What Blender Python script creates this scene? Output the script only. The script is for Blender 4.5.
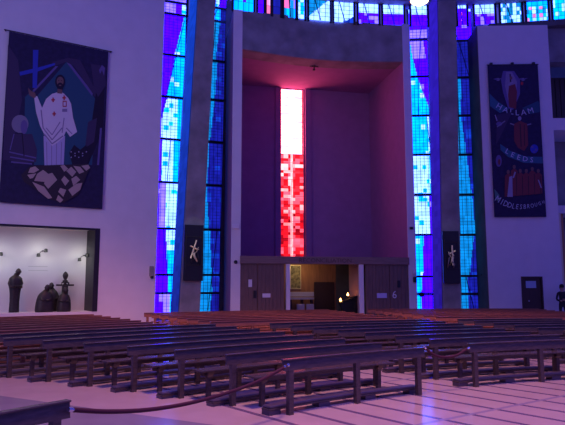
import bpy, math, random
from mathutils import Vector, Matrix
random.seed(7)
PI = math.pi
for o in list(bpy.data.objects): bpy.data.objects.remove(o)
S = bpy.context.scene
COL = S.collection

# ------------------------------------------------------------------ camera
F = 580.0; HC = 1.75; PITCH = math.atan(72.5 / 580)
cd = bpy.data.cameras.new('camera'); cam = bpy.data.objects.new('camera', cd); COL.objects.link(cam)
cam.location = (0, 0, HC); cam.rotation_euler = (PI/2 + PITCH, 0, 0)
cd.sensor_width = 36; cd.lens = 36 * F / 565; cd.clip_end = 200
S.camera = cam
# ------------------------------------------------------------------ world and light
w = bpy.data.worlds.new('world'); S.world = w; w.use_nodes = True
bg = w.node_tree.nodes['Background']
bg.inputs[0].default_value = (0.066, 0.062, 0.50, 1); bg.inputs[1].default_value = 0.95
S.view_settings.view_transform = 'Standard'; S.view_settings.look = 'None'
S.view_settings.exposure = 0.0; S.view_settings.gamma = 1
S.view_settings.use_curve_mapping = False

def area(name, loc, target, size, power, color, sy=None, spread=PI):
    l = bpy.data.lights.new(name, 'AREA'); l.energy = power; l.color = color; l.size = size; l.spread = spread
    if sy: l.shape = 'RECTANGLE'; l.size_y = sy
    o = bpy.data.objects.new(name, l); COL.objects.link(o); o.location = loc
    o.rotation_euler = (Vector(target) - Vector(loc)).to_track_quat('-Z', 'Y').to_euler()
    return o
# pink and amber daylight falling from the coloured lantern tower high over the altar
area('lantern_light', (2, 6, 24), (2, 10, 0), 3.5, 860, (1.0, 0.42, 0.37), spread=1.25)
# added violet fill, tints the floor of the near aisle
area('near_violet_fill', (5, -3, 20), (2, 5.5, 0), 5, 250, (0.20, 0.12, 1.0), spread=1.0)
# added warm fill from above to redden the rear pews, not a fitting
area('rear_warm_fill', (0, 12.5, 15), (0, 20.3, 0), 18, 300, (1.0, 0.34, 0.24), 1.5, spread=.62)
# added violet fill that lifts the left wall
area('violet_side_light', (-16, 0, 9), (-9, 22, 6), 6, 180, (0.72, 0.58, 0.85), 7, spread=1.2)
area('blue_side_light', (22, 4, 12), (10, 26, 7), 6, 160, (0.16, 0.16, 1.0), 9)

# ------------------------------------------------------------------ materials
def mat(name, color, rough=0.6, metal=0.0, noise=0.0, scale=4.0, emit=None, estr=0.0, bump=0.0, stretch=None, spec=0.5):
    m = bpy.data.materials.new(name); m.use_nodes = True
    nt = m.node_tree; b = nt.nodes['Principled BSDF']
    b.inputs['Base Color'].default_value = (*color, 1); b.inputs['Roughness'].default_value = rough
    b.inputs['Metallic'].default_value = metal; b.inputs['Specular IOR Level'].default_value = spec
    if noise or bump:
        tc = nt.nodes.new('ShaderNodeTexCoord'); mp = nt.nodes.new('ShaderNodeMapping')
        nt.links.new(tc.outputs['Object'], mp.inputs['Vector'])
        if stretch: mp.inputs['Scale'].default_value = stretch
        nz = nt.nodes.new('ShaderNodeTexNoise'); nz.inputs['Scale'].default_value = scale; nz.inputs['Detail'].default_value = 6
        nt.links.new(mp.outputs[0], nz.inputs['Vector'])
        if noise:
            r = nt.nodes.new('ShaderNodeValToRGB')
            r.color_ramp.elements[0].position = .3; r.color_ramp.elements[1].position = .7
            r.color_ramp.elements[0].color = (*[c * (1 - noise) for c in color], 1)
            r.color_ramp.elements[1].color = (*[min(1, c * (1 + noise)) for c in color], 1)
            nt.links.new(nz.outputs['Fac'], r.inputs[0]); nt.links.new(r.outputs[0], b.inputs['Base Color'])
        if bump:
            bp = nt.nodes.new('ShaderNodeBump'); bp.inputs['Strength'].default_value = bump; bp.inputs['Distance'].default_value = .02
            nt.links.new(nz.outputs['Fac'], bp.inputs['Height']); nt.links.new(bp.outputs[0], b.inputs['Normal'])
    if emit:
        b.inputs['Emission Color'].default_value = (*emit, 1); b.inputs['Emission Strength'].default_value = estr
    return m
M = {}
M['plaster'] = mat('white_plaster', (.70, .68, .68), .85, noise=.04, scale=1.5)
M['plaster_r'] = mat('white_plaster_smooth', (.66, .64, .66), .85, noise=.04, scale=1.5)
M['concrete'] = mat('board_marked_concrete', (.25, .24, .24), .9, noise=.28, scale=1.3, bump=.4)
M['concrete_d'] = mat('dark_concrete', (.12, .115, .12), .9, noise=.2, scale=1.5)
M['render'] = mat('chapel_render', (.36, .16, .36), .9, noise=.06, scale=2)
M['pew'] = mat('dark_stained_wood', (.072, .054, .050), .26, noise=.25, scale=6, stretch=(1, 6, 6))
M['pew_warm_lit'] = mat('warm_lit_stained_wood', (.21, .085, .055), .38, noise=.25, scale=6, stretch=(1, 6, 6))  # same wood as the near pews, warm light put into the colour
M['kneeler'] = mat('kneeler_vinyl', (.075, .06, .085), .35)
M['panelwood'] = mat('screen_wood', (.155, .095, .075), .5, noise=.22, scale=3, stretch=(7, 7, .6))
M['warmwood'] = mat('warm_panel_wood', (.42, .20, .09), .5, noise=.2, scale=3, stretch=(7, 7, .6))
M['beamwood'] = mat('beam_wood', (.20, .13, .11), .5, noise=.2, scale=3, stretch=(.6, 7, 7))
M['carve'] = mat('carved_letter_shadow', (.06, .035, .03), .7)
M['white'] = mat('white_paint', (.72, .70, .72), .5)
M['black'] = mat('black_metal', (.012, .012, .014), .45)
M['frame'] = mat('window_frame_metal', (.010, .010, .016), .5)
M['navy'] = mat('navy_banner_cloth', (.018, .014, .06), .9, noise=.2, scale=6)
M['bronze'] = mat('dark_bronze', (.022, .018, .017), .5, noise=.3, scale=9)
M['gold'] = mat('gilded_metal', (.95, .85, .40), .35, metal=.25)
M['steel'] = mat('chrome_metal', (.8, .8, .85), .2, metal=1)
M['rope'] = mat('maroon_rope', (.055, .006, .02), .8)
M['door'] = mat('dark_door_wood', (.045, .022, .018), .5, noise=.2, scale=4, stretch=(6, 6, 1))
M['glasspane'] = mat('door_glass', (.35, .45, .6), .1)
M['lamp'] = mat('lamp_glow', (1, .9, .7), .5, emit=(1, .78, .50), estr=6)
M['candle'] = mat('candle_flame', (1, .6, .3), .5, emit=(1, .42, .12), estr=14)
M['skin'] = mat('skin', (.42, .26, .19), .6)
M['hair'] = mat('dark_hair', (.02, .015, .012), .7)
M['jacket'] = mat('dark_jacket', (.018, .018, .03), .85)
M['trouser'] = mat('dark_trousers', (.02, .02, .03), .85)
def cm(name, c): M[name] = mat('cloth_' + name, c, .9)
for n, c in dict(b_blue=(.03, .05, .42), b_teal=(.02, .075, .14), b_mauve=(.12, .09, .26), b_white=(.62, .56, .62), b_skirt=(.42, .38, .58), b_fold=(.25, .20, .32),
                 b_brown=(.03, .02, .035), b_skin=(.17, .09, .09), b_red=(.42, .03, .05), b_tan=(.40, .30, .27), b_dusk=(.045, .03, .085), b_deep=(.012, .008, .03),
                 b_grey=(.2, .18, .27), b_rust=(.17, .035, .05), b_aqua=(.03, .12, .2), b_pale=(.30, .27, .40), b_text=(.45, .48, .6), b_green=(.08, .2, .17)).items(): cm(n, c)

def attr_emit(name, strength):
    m = bpy.data.materials.new(name); m.use_nodes = True; nt = m.node_tree
    b = nt.nodes['Principled BSDF']
    a = nt.nodes.new('ShaderNodeAttribute'); a.attribute_name = 'glass_colour'
    b.inputs['Base Color'].default_value = (.003, .003, .006, 1); b.inputs['Roughness'].default_value = .6; b.inputs['Specular IOR Level'].default_value = .0
    nt.links.new(a.outputs['Color'], b.inputs['Emission Color']); b.inputs['Emission Strength'].default_value = strength
    return m
M['stained'] = attr_emit('backlit_stained_glass', 1.0)
M['redglass'] = attr_emit('backlit_red_glass', 1.0)

# ------------------------------------------------------------------ mesh builder
class MB:
    def __init__(s): s.v = []; s.f = []; s.m = []; s.mi = 0
    def add(s, vs, fs, T=None):
        o = len(s.v)
        s.v += [tuple(T @ Vector(p)) if T else tuple(p) for p in vs]
        s.f += [tuple(i + o for i in f) for f in fs]; s.m += [s.mi] * len(fs); return s
    def box(s, x0, x1, y0, y1, z0, z1, T=None):
        return s.add([(x0,y0,z0),(x1,y0,z0),(x1,y1,z0),(x0,y1,z0),(x0,y0,z1),(x1,y0,z1),(x1,y1,z1),(x0,y1,z1)],
                     [(0,3,2,1),(4,5,6,7),(0,1,5,4),(1,2,6,5),(2,3,7,6),(3,0,4,7)], T)
    def hexa(s, lo, hi):      # two quads of four points
        return s.add(list(lo) + list(hi), [(0,3,2,1),(4,5,6,7),(0,1,5,4),(1,2,6,5),(2,3,7,6),(3,0,4,7)])
    def prism(s, poly, y0, y1, T=None):   # poly in x,z
        n = len(poly)
        vs = [(x, y0, z) for x, z in poly] + [(x, y1, z) for x, z in poly]
        fs = [tuple(range(n)), tuple(range(2*n-1, n-1, -1))] + [(i, i+n, (i+1) % n + n, (i+1) % n) for i in range(n)]
        return s.add(vs, fs, T)
    def loft(s, rings, cap=True):
        n = len(rings[0]); vs = [p for r in rings for p in r]; fs = []
        for k in range(len(rings)-1):
            for i in range(n):
                j = (i+1) % n; fs.append((k*n+i, k*n+j, (k+1)*n+j, (k+1)*n+i))
        if cap: fs.append(tuple(range(n-1, -1, -1))); fs.append(tuple((len(rings)-1)*n+i for i in range(n)))
        return s.add(vs, fs)
    def tube(s, pts, r, n=8):
        pts = [Vector(p) for p in pts]; rings = []
        for i, p in enumerate(pts):
            d = (pts[min(i+1, len(pts)-1)] - pts[max(i-1, 0)]).normalized()
            a = d.cross(Vector((0, 0, 1)) if abs(d.z) < .9 else Vector((1, 0, 0))).normalized(); b = d.cross(a)
            rr = r[i] if isinstance(r, (list, tuple)) else r
            rings.append([tuple(p + a*math.cos(2*PI*k/n)*rr + b*math.sin(2*PI*k/n)*rr) for k in range(n)])
        return s.loft(rings)
    def lathe(s, prof, c=(0, 0, 0), n=16, sx=1, sy=1):
        rings = [[(c[0]+r*sx*math.cos(2*PI*k/n), c[1]+r*sy*math.sin(2*PI*k/n), c[2]+z) for k in range(n)] for r, z in prof]
        return s.loft(rings)
    def ball(s, c, rx, ry, rz, n=14):
        prof = [(max(.02, math.sin(PI*k/8)), -math.cos(PI*k/8)) for k in range(9)]
        rings = [[(c[0]+r*rx*math.cos(2*PI*k/n), c[1]+r*ry*math.sin(2*PI*k/n), c[2]+z*rz) for k in range(n)] for r, z in prof]
        return s.loft(rings)
    def arc(s, r, am, r0, r1, z0, z1, a0, a1, tilt=0):   # swept slab along a ring; local frame at (r, am)
        n = max(2, int(abs(a1 - a0) / math.radians(1.2)) + 1); rings = []
        for k in range(n+1):
            a = a0 + (a1 - a0) * k / n - am
            f = lambda R, z: (R*math.sin(a), R*math.cos(a) - r, z)
            rings.append([f(r0, z0), f(r1, z0), f(r1 + tilt, z1), f(r0 + tilt, z1)])
        return s.loft(rings)
    def build(s, name, mats, parent=None, loc=(0, 0, 0), rz=0, smooth=False, bevel=0):
        me = bpy.data.meshes.new(name); me.from_pydata(s.v, [], s.f)
        if not isinstance(mats, (list, tuple)): mats = [mats]
        for m in mats: me.materials.append(m)
        me.polygons.foreach_set('material_index', s.m)
        if smooth: me.polygons.foreach_set('use_smooth', [True]*len(s.f))
        me.validate(); me.update()
        import bmesh
        bm = bmesh.new(); bm.from_mesh(me); bmesh.ops.recalc_face_normals(bm, faces=bm.faces); bm.to_mesh(me); bm.free()
        o = bpy.data.objects.new(name, me); COL.objects.link(o)
        o.location = loc; o.rotation_euler = (0, 0, rz)
        if parent: o.parent = parent
        if bevel:
            b = o.modifiers.new('bevel', 'BEVEL'); b.width = bevel; b.segments = 2; b.limit_method = 'ANGLE'
        return o
def tag(o, label=None, cat=None, group=None, kind=None):
    if label: o['label'] = label
    if cat: o['category'] = cat
    if group: o['group'] = group
    if kind: o['kind'] = kind
    return o
def empty(name, loc, rz, label, cat, group=None):
    o = bpy.data.objects.new(name, None); COL.objects.link(o); o.location = loc; o.rotation_euler = (0, 0, rz)
    o.empty_display_size = .2
    return tag(o, label, cat, group)
def copy_tree(o, parent=None):
    c = o.copy(); COL.objects.link(c); c.parent = parent
    for ch in [x for x in bpy.data.objects if x.parent == o]: copy_tree(ch, c)
    return c
def ray(px, py):
    x = (px - 282.5)/F; y = -(py - 212.5)/F
    return Vector((x, math.cos(PITCH) - y*math.sin(PITCH), math.sin(PITCH) + y*math.cos(PITCH)))
class Frame:          # a wall plane: local x along it, local y away from the viewer, z up
    def __init__(s, x, y, deg):
        s.p = Vector((x, y, 0)); s.rz = math.radians(deg)
        s.u = Vector((math.cos(s.rz), math.sin(s.rz), 0)); s.n = Vector((-math.sin(s.rz), math.cos(s.rz), 0))
    def at(s, px, py, y=0):
        d = ray(px, py); o = Vector((0, 0, HC)); t = ((s.p + s.n*y) - o).dot(s.n) / d.dot(s.n)
        q = o + d*t; return ((q - s.p).dot(s.u), q.z)
    def build(s, mb, name, m, **k): return mb.build(name, m, loc=tuple(s.p), rz=s.rz, **k)
    def world(s, x, y, z=0): v = s.p + s.u*x + s.n*y; return Vector((v.x, v.y, z))
    def empty(s, name, x, y, z, label, cat, group=None): return empty(name, s.world(x, y, z), s.rz, label, cat, group)
LW = Frame(-8.6, 22.3, 31.5)
CH = Frame(1.95, 26.4, 11.3)
RW = Frame(10.5, 26.3, -2)
def text_mb(mb, s, size, fx, fz, cx, cz, rot=0, depth=-.01, mi=0):
    """adds flat lettering to mb (local x,z plane, facing -y)"""
    cu = bpy.data.curves.new('t', 'FONT'); cu.body = s; cu.size = size; cu.align_x = 'CENTER'; cu.align_y = 'CENTER'; cu.resolution_u = 2
    ob = bpy.data.objects.new('t', cu); COL.objects.link(ob); bpy.context.view_layer.update()
    me = bpy.data.meshes.new_from_object(ob.evaluated_get(bpy.context.evaluated_depsgraph_get()))
    c, sn = math.cos(rot), math.sin(rot); old = mb.mi; mb.mi = mi
    mb.add([(cx + (v.co.x*fx*c - v.co.y*fz*sn), depth, cz + (v.co.x*fx*sn + v.co.y*fz*c)) for v in me.vertices], [tuple(p.vertices) for p in me.polygons])
    mb.mi = old
    bpy.data.objects.remove(ob); bpy.data.curves.remove(cu); bpy.data.meshes.remove(me)

# ------------------------------------------------------------------ setting: floor
def floor_mat():
    m = bpy.data.materials.new('marble_floor'); m.use_nodes = True; nt = m.node_tree; N = nt.nodes; L = nt.links
    b = N['Principled BSDF']; b.inputs['Roughness'].default_value = .2; b.inputs['Specular IOR Level'].default_value = 1.0
    tc = N.new('ShaderNodeTexCoord'); sp = N.new('ShaderNodeSeparateXYZ'); L.new(tc.outputs['Object'], sp.inputs[0])
    def math_(op, a, b_=None):
        n = N.new('ShaderNodeMath'); n.operation = op
        for i, q in enumerate((a, b_)):
            if q is None: continue
            if isinstance(q, (int, float)): n.inputs[i].default_value = q
            else: L.new(q, n.inputs[i])
        return n.outputs[0]
    def dist(p0, d):      # signed distance to the line p0 + t d
        n = (-d[1], d[0]); k = -(p0[0]*n[0] + p0[1]*n[1])
        return math_('ADD', math_('ADD', math_('MULTIPLY', sp.outputs[0], n[0]), math_('MULTIPLY', sp.outputs[1], n[1])), k)
    nz = N.new('ShaderNodeTexNoise'); nz.inputs['Scale'].default_value = 2.2; nz.inputs['Detail'].default_value = 8; L.new(tc.outputs['Object'], nz.inputs['Vector'])
    def mix(f, a, b_):
        n = N.new('ShaderNodeMix'); n.data_type = 'RGBA'; L.new(f, n.inputs[0])
        for i, q in ((6, a), (7, b_)):
            if isinstance(q, tuple): n.inputs[i].default_value = (*q, 1)
            else: L.new(q, n.inputs[i])
        return n.outputs[2]
    base = mix(nz.outputs['Fac'], (.47, .36, .345), (.61, .48, .45))
    dB = dist((-1.39, 7.87), (-.882, .471))        # border of the grey aisle on the left
    grey = mix(nz.outputs['Fac'], (.23, .19, .25), (.31, .27, .32))
    isgrey = math_('GREATER_THAN', dB, 0.0)
    c = mix(isgrey, base, grey)
    line2 = math_('LESS_THAN', math_('ABSOLUTE', math_('ADD', dB, 0.0)), .02)
    a = math.radians(-40); dS = dist((0, 0), (math.sin(a), math.cos(a)))
    fr = math_('FRACT', math_('MULTIPLY', dS, 1/.56))
    st = math_('LESS_THAN', fr, .16)
    a2 = math.radians(-37); lim = math_('LESS_THAN', dist((.1, 7.3), (math.sin(a2), math.cos(a2))), 0)
    st = math_('MULTIPLY', st, lim)
    c = mix(st, c, (.17, .12, .20))
    a3 = math.radians(55); dT = dist((0, 0), (math.sin(a3), math.cos(a3)))
    t3 = math_('MULTIPLY', math_('LESS_THAN', math_('FRACT', math_('MULTIPLY', dT, 1/2.6)), .03), lim)
    c = mix(t3, c, (.34, .28, .36))
    L.new(c, b.inputs['Base Color'])
    return m
tag(MB().box(-22, 24, -6, 36, -.2, 0).build('floor', floor_mat()), kind='structure')

# ------------------------------------------------------------------ left wall with display recess
lx1, _ = LW.at(155.5, 285); lzt = LW.at(165, 0)
nx, _ = LW.at(96, 270); nz1 = LW.at(48, 226)[1]; nz0 = .72; H = 15.0
mb = MB(); x0 = -7.5
lxs = lambda z: lx1 + (lzt[0]-lx1)*(z-1.75)/(lzt[1]-1.75)
mb.prism([(x0, nz1), (lxs(nz1), nz1), (lxs(H), H), (x0, H)], 0, .5); mb.prism([(nx, 0), (lxs(0), 0), (lxs(nz1), nz1), (nx, nz1)], 0, .5); mb.box(x0, nx, 0, .5, 0, nz0)
tag(LW.build(mb, 'wall_left', M['plaster']), kind='structure')
mb = MB(); mb.box(x0, nx + .1, 1.35, 1.5, nz0 - .1, nz1 + .1); mb.box(x0, nx, .5, 1.35, nz0 - .1, nz0); mb.box(x0, nx, .5, 1.35, nz1, nz1 + .1)
tag(LW.build(mb, 'wall_recess', M['white']), kind='structure')
mb = MB(); mb.box(nx - .09, nx + .1, -.02, 1.34, nz0 + .001, nz1 - .001); mb.box(x0, nx - .09, -.02, .12, nz1 - .08, nz1 - .001)
tag(LW.build(mb, 'trim_1', M['frame']), kind='structure')
# faint printed writing on the recess wall
mb = MB()
for py, wpx in ((266.5, 9), (270.5, 8)):
    cx, cz = LW.at(38, py, 1.345)
    mb.box(cx-.36, cx+.36, 0, .002, cz-.008, cz+.010)
tag(LW.build(mb, 'wall_caption', mat('grey_caption', (.45, .45, .45), .8)), 'thin grey caption lines printed on the pale back wall of the statue recess', 'caption')
bpy.data.objects['wall_caption'].location = LW.world(0, 1.343, 0)
# lamps on thin arms in the recess
def wall_spot(px, py, px2, py2, lab):
    ax, az = LW.at((px+px2)/2 + 1, py - 4, 1.3)
    t = LW.empty('picture_light', ax, 1.33, az, lab, 'lamp', 'spotlights in the statue recess')
    MB().lathe([(.05, -.02), (.05, .02)], n=12).build('wall_plate', M['black'], t)
    for qx, qy in ((px, py), (px2, py2)):
        x, z = LW.at(qx, qy, .95); x -= ax; z -= az
        MB().tube([(0, 0, 0), (x*.6, -.25, z*.3), (x, -.38, z)], .012, 6).build('arm', M['black'], t)
        MB().lathe([(.035, .07), (.06, .05), (.075, -.06), (.06, -.07)], c=(x, -.38, z), n=12).build('lamp_head', M['black'], t)
    l = bpy.data.lights.new('picture_lamp', 'AREA'); l.size = .5; l.energy = 5.5; l.color = (1, 1, .84)
    o = bpy.data.objects.new('picture_lamp', l); COL.objects.link(o); o.parent = t
    x, z = LW.at((px+px2)/2, (py+py2)/2, .9); o.location = (x-ax, -.85, z-az+.05); o.rotation_euler = (math.radians(62), 0, 0)
wall_spot(38.5, 255, 46, 250.5, 'twin black spotlight over the middle of the statue recess')
wall_spot(79.5, 259.5, 87, 255, 'twin black spotlight nearest the right end of the statue recess')
wall_spot(-7, 257, 1, 254, 'twin black spotlight cut by the left edge of the photo')

# ------------------------------------------------------------------ statues
def robed(mb, h, w, d, cx=0, cy=0, lean=0, prof=None):
    prof = prof or [(0, .78), (.04, .78), (.25, .74), (.45, .80), (.58, .92), (.70, 1.02), (.77, 1.0), (.82, .86), (.855, .60), (.88, .34), (.93, .20)]
    rings = []
    for t, r in prof:
        n = 20; rings.append([(cx + lean*t*h + w/2*r*math.cos(2*PI*k/n)*(1 + .05*math.sin(5*k)), cy + d/2*r*math.sin(2*PI*k/n)*(1 + .06*math.cos(4*k)), t*h) for k in range(n)])
    mb.loft(rings)
def head(mb, c, s, n=14):
    mb.ball(c, .085*s, .10*s, .125*s, n)
    mb.ball((c[0], c[1] - .10*s, c[2] - .01*s), .018*s, .025*s, .03*s, 8)     # nose
    for q in (-1, 1): mb.ball((c[0] + q*.086*s, c[1], c[2]), .014*s, .025*s, .035*s, 8)
SZ = nz0 + .0005; SY = .75
sx, _ = LW.at(14.5, 300, SY)
t = LW.empty('standing_statue', sx, SY, SZ, 'dark bronze standing robed friar with folded hands, alone at left of the recess', 'statue')
mb = MB(); robed(mb, 1.60, .46, .34); mb.tube([(.03, 0, 1.36), (.07, -.01, 1.46)], [.06, .05]); mb.build('robe', M['bronze'], t, smooth=True)
mb = MB(); head(mb, (.08, -.03, 1.53), 1.08); mb.build('head', M['bronze'], t, smooth=True)
mb = MB()
for q in (-1, 1): mb.tube([(q*.17, 0, 1.28), (q*.215, -.03, 1.08), (q*.19, -.10, .96), (q*.02, -.20, .97)], [.055, .06, .065, .045], 10)
mb.build('arms', M['bronze'], t, smooth=True)
mb = MB()
for q in (-1, 1):
    mb.ball((q*.03, -.24, 1.0), .04, .03, .03)
    for k in range(4): mb.tube([(q*.01, -.25, .985 + .012*k), (-q*.05, -.265, .98 + .012*k)], .008, 6)
mb.build('hands', M['bronze'], t, smooth=True)

def kneeling(px, lab, hh, bald=False, dx=0, wd=.55, yy=SY, fl=1):
    kx, _ = LW.at(px, 300, yy)
    t = LW.empty('kneeling_statue', kx, yy, SZ, lab, 'statue', 'bronze figures at the right of the recess')
    mb = MB(); robed(mb, hh*1.0, wd, .42, lean=dx, prof=[(0, .95), (.05, 1.0), (.2, 1.0), (.35, .98), (.5, .92), (.65, .82), (.75, .66), (.82, .46), (.87, .30), (.92, .2)]); mb.build('robe', M['bronze'], t, smooth=True)
    mb = MB(); head(mb, (dx*hh*1.05 + .03*fl, -.06, hh - .02), 1.05); mb.build('head', M['bronze'], t, smooth=True)
    mb = MB()
    for q in (-1, 1): mb.tube([(q*.14 + dx*.8*hh, -.04, hh*.72), (q*.17 + dx*.4, -.14, hh*.5), (q*.05, -.24, hh*.48)], [.05, .055, .04], 8)
    mb.build('arms', M['bronze'], t, smooth=True)
    return t
kneeling(44.5, 'dark bronze seated figure with bowed head, leftmost of the huddled bronze group', .94, wd=.66, dx=.04, yy=.42)
kneeling(53, 'dark bronze robed figure with pale bald head, at the middle of the bronze group', 1.02, wd=.56, yy=.97, dx=-.06, fl=-1)
t = kneeling(64, 'dark bronze figure beside the pole with crossbar, rightmost of the bronze group', .84, wd=.52, dx=.0, yy=.42)
# pole with crossbar and ornate top
cx, _ = LW.at(66.5, 290, SY)
t = LW.empty('processional_cross', cx, SY + .32, SZ, 'dark bronze pole with short crossbar and carved bust on top, rising behind the bronze group', 'cross')
z1 = LW.at(66, 285, SY + .32)[1] - SZ; z2 = LW.at(66, 271.5, SY + .32)[1] - SZ
MB().box(-.11, .11, -.09, .09, 0, z1).build('shaft', M['bronze'], t, bevel=.02)
MB().box(-.34, .34, -.035, .035, z1 - .04, z1 + .03).build('crossbar', M['bronze'], t, bevel=.01)
mb = MB(); mb.lathe([(.09, 0), (.05, .06), (.10, .12), (.11, .17), (.05, .22), (.08, .27), (.11, z2-z1-.17), (.10, z2-z1-.10), (.05, z2-z1-.03), (.01, z2-z1)], c=(0, 0, z1), n=14)
for q in (-1, 1): mb.tube([(0, 0, z1 + .14), (q*.13, 0, z1 + .09), (q*.14, 0, z1 + .03)], .03, 8)
mb.build('carved_finial', M['bronze'], t, smooth=True)

# ------------------------------------------------------------------ banner helpers
class Banner:
    def __init__(s, frame, y, mats): s.fr = frame; s.y = y; s.mb = MB(); s.mats = mats; s.k = 0
    def P(s, px, py): return s.fr.at(px, py, s.y)
    def poly(s, m, pts):
        s.k += 1; s.mb.mi = s.mats.index(m); d = -.003 - .0006*s.k
        s.mb.prism([s.P(*p) for p in pts], d, d + .002)
    def ell(s, m, cx, cy, rx, ry, n=18): s.poly(m, [(cx + rx*math.cos(2*PI*k/n), cy + ry*math.sin(2*PI*k/n)) for k in range(n)])
    def line(s, m, a, b, w): 
        dx, dy = b[0]-a[0], b[1]-a[1]; l = math.hypot(dx, dy); nx_, ny_ = -dy/l*w/2, dx/l*w/2
        s.poly(m, [(a[0]+nx_, a[1]+ny_), (b[0]+nx_, b[1]+ny_), (b[0]-nx_, b[1]-ny_), (a[0]-nx_, a[1]-ny_)])
    def letter(s, m, ch, px, py, hpx, rotd, wf=1.0):
        s.k += 1; x, z = s.P(px, py); sz = hpx*26/580*1.35
        text_mb(s.mb, ch, sz, wf, 1, x, z, math.radians(rotd), -.004 - .0006*s.k, s.mats.index(m))
names = ['navy', 'b_blue', 'b_teal', 'b_mauve', 'b_white', 'b_skirt', 'b_fold', 'b_brown', 'b_skin', 'b_red', 'b_tan', 'b_dusk', 'b_deep', 'b_grey', 'b_rust', 'b_aqua', 'b_pale', 'b_text', 'b_green']
# left banner
BY = -.10
x0a, za = LW.at(8, 31, BY); x1a, zb = LW.at(109.5, 52, BY); x0b, zc = LW.at(0, 203, BY); x1b, zd = LW.at(101, 208.5, BY)
bx0, bx1, bz1, bz0 = (x0a+x0b)/2, (x1a+x1b)/2, (za+zb)/2, (zc+zd)/2
t = LW.empty('banner', bx0, BY, bz0, 'large navy banner with a white-robed figure and blue cross on the left wall', 'banner')
B = Banner(LW, BY, names)
B.mb.box(bx0, bx1, -.003, .012, bz0, bz1)
B.poly('b_dusk', [(8, 45), (18, 60), (22, 100), (10, 160), (3, 160)])
B.poly('b_teal', [(68, 60), (38, 95), (34, 165), (92, 165), (96, 100)])
B.poly('b_mauve', [(55.5, 66), (58, 66.5), (33, 93), (32, 91)]); B.poly('b_mauve', [(67, 63), (69, 62), (93, 93), (92, 96)])
B.poly('b_dusk', [(52, 62), (68, 58), (80, 60), (98, 95), (95, 97), (74, 66), (66, 62), (54, 66)])
B.poly('b_deep', [(98, 78), (105, 74), (103, 130), (88, 165), (82, 165), (92, 120)])
B.poly('b_dusk', [(91, 64), (104, 66), (106, 85), (98, 97), (94, 88)]); B.poly('b_mauve', [(99, 70), (102, 65), (105, 68), (104, 76), (102, 70), (100, 74)])
B.poly('b_dusk', [(88, 122), (97, 118), (94, 142), (85, 148)]); B.poly('b_mauve', [(100, 128), (102, 128), (99, 165), (97, 165)])
B.poly('b_blue', [(33, 50), (38.4, 50), (36.8, 88), (32.5, 88)]); B.poly('b_blue', [(19.4, 72), (20, 75.8), (38, 71.5), (55, 65), (55, 63), (38, 67.6)])
B.poly('b_teal', [(25, 97), (33, 90), (38, 120), (36, 160), (24, 150)])
# left attendant
B.ell('b_grey', 20, 124, 8.5, 9); B.ell('b_mauve', 24, 127, 3.5, 7); B.poly('b_dusk', [(12, 134), (32, 134), (37, 150), (36, 162), (14, 164), (9, 158)])
for k in range(3): B.line('b_mauve', (9 + k, 152 + 5*k), (36 - k*2, 158 + 3*k), 1.3)
B.line('b_mauve', (14, 134), (10, 150), 1); B.line('b_deep', (22, 133), (24, 156), 1)
# robed figure
B.poly('b_skirt', [(43.5, 136), (65, 136), (63.5, 168), (44.5, 168)])
for k in range(4): B.line('b_fold', (46.5 + k*5, 142), (47 + k*4.6, 167), .7)
B.poly('b_white', [(34, 97), (37, 96), (42, 108), (46, 99), (52, 94), (57, 92.5), (63, 93), (68, 98), (71, 104), (73, 118), (77, 132), (70, 137), (66, 131), (63, 138), (57, 143), (52, 146), (46, 138), (40, 126), (36, 112)])
B.poly('b_skin', [(28, 88), (31, 91), (35, 93), (36, 97), (34, 98.5), (29, 95)])
B.line('b_fold', (41, 110), (43, 128), 1.2); B.line('b_fold', (43, 128), (52, 140), 1.2); B.line('b_fold', (52, 140), (62, 128), 1.2); B.line('b_fold', (46, 128), (52, 135), 1)
B.line('b_fold', (52, 135), (60, 122), 1); B.line('b_fold', (44, 134), (52, 144), 1.3); B.line('b_fold', (52, 144), (63, 136), 1.3); B.line('b_fold', (66, 128), (72, 134), 1); B.line('b_fold', (64, 118), (62, 133), 1)
for cx, cy in ((53, 100), (54, 114), (64, 98)):
    B.line('b_red', (cx - 1.8, cy), (cx + 1.8, cy), 1.4); B.line('b_red', (cx, cy - 2.3), (cx, cy + 2.3), 1.4)
B.poly('b_red', [(62.5, 101), (66.5, 101), (66.5, 107), (62.5, 107)]); B.poly('b_white', [(63.3, 102), (65.7, 102), (65.7, 106), (63.3, 106)]); B.poly('b_fold', [(62, 109), (67, 109), (67, 112), (62, 112)])
B.ell('b_deep', 60, 82, 5, 7.2); B.ell('b_skin', 60, 81.5, 3.5, 4.6); B.ell('b_deep', 60, 87, 3.2, 4.2); B.ell('b_skin', 60, 85.6, 1.2, .6); B.ell('b_deep', 58.6, 80.8, .6, .4); B.ell('b_deep', 61.4, 80.8, .6, .4)
B.poly('b_skin', [(57.5, 89), (62, 90), (62, 94), (57, 93.5)])
# dark kneeling crowd
B.poly('b_deep', [(69, 153), (74, 145), (80, 150), (86, 145), (89, 160), (85, 170), (73, 168)])
for k in range(9): B.ell('b_pale', 71 + (k % 5)*3.8, 152 + (k//5)*4 + (k % 2)*1.5, .7, .7, 8)
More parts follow.
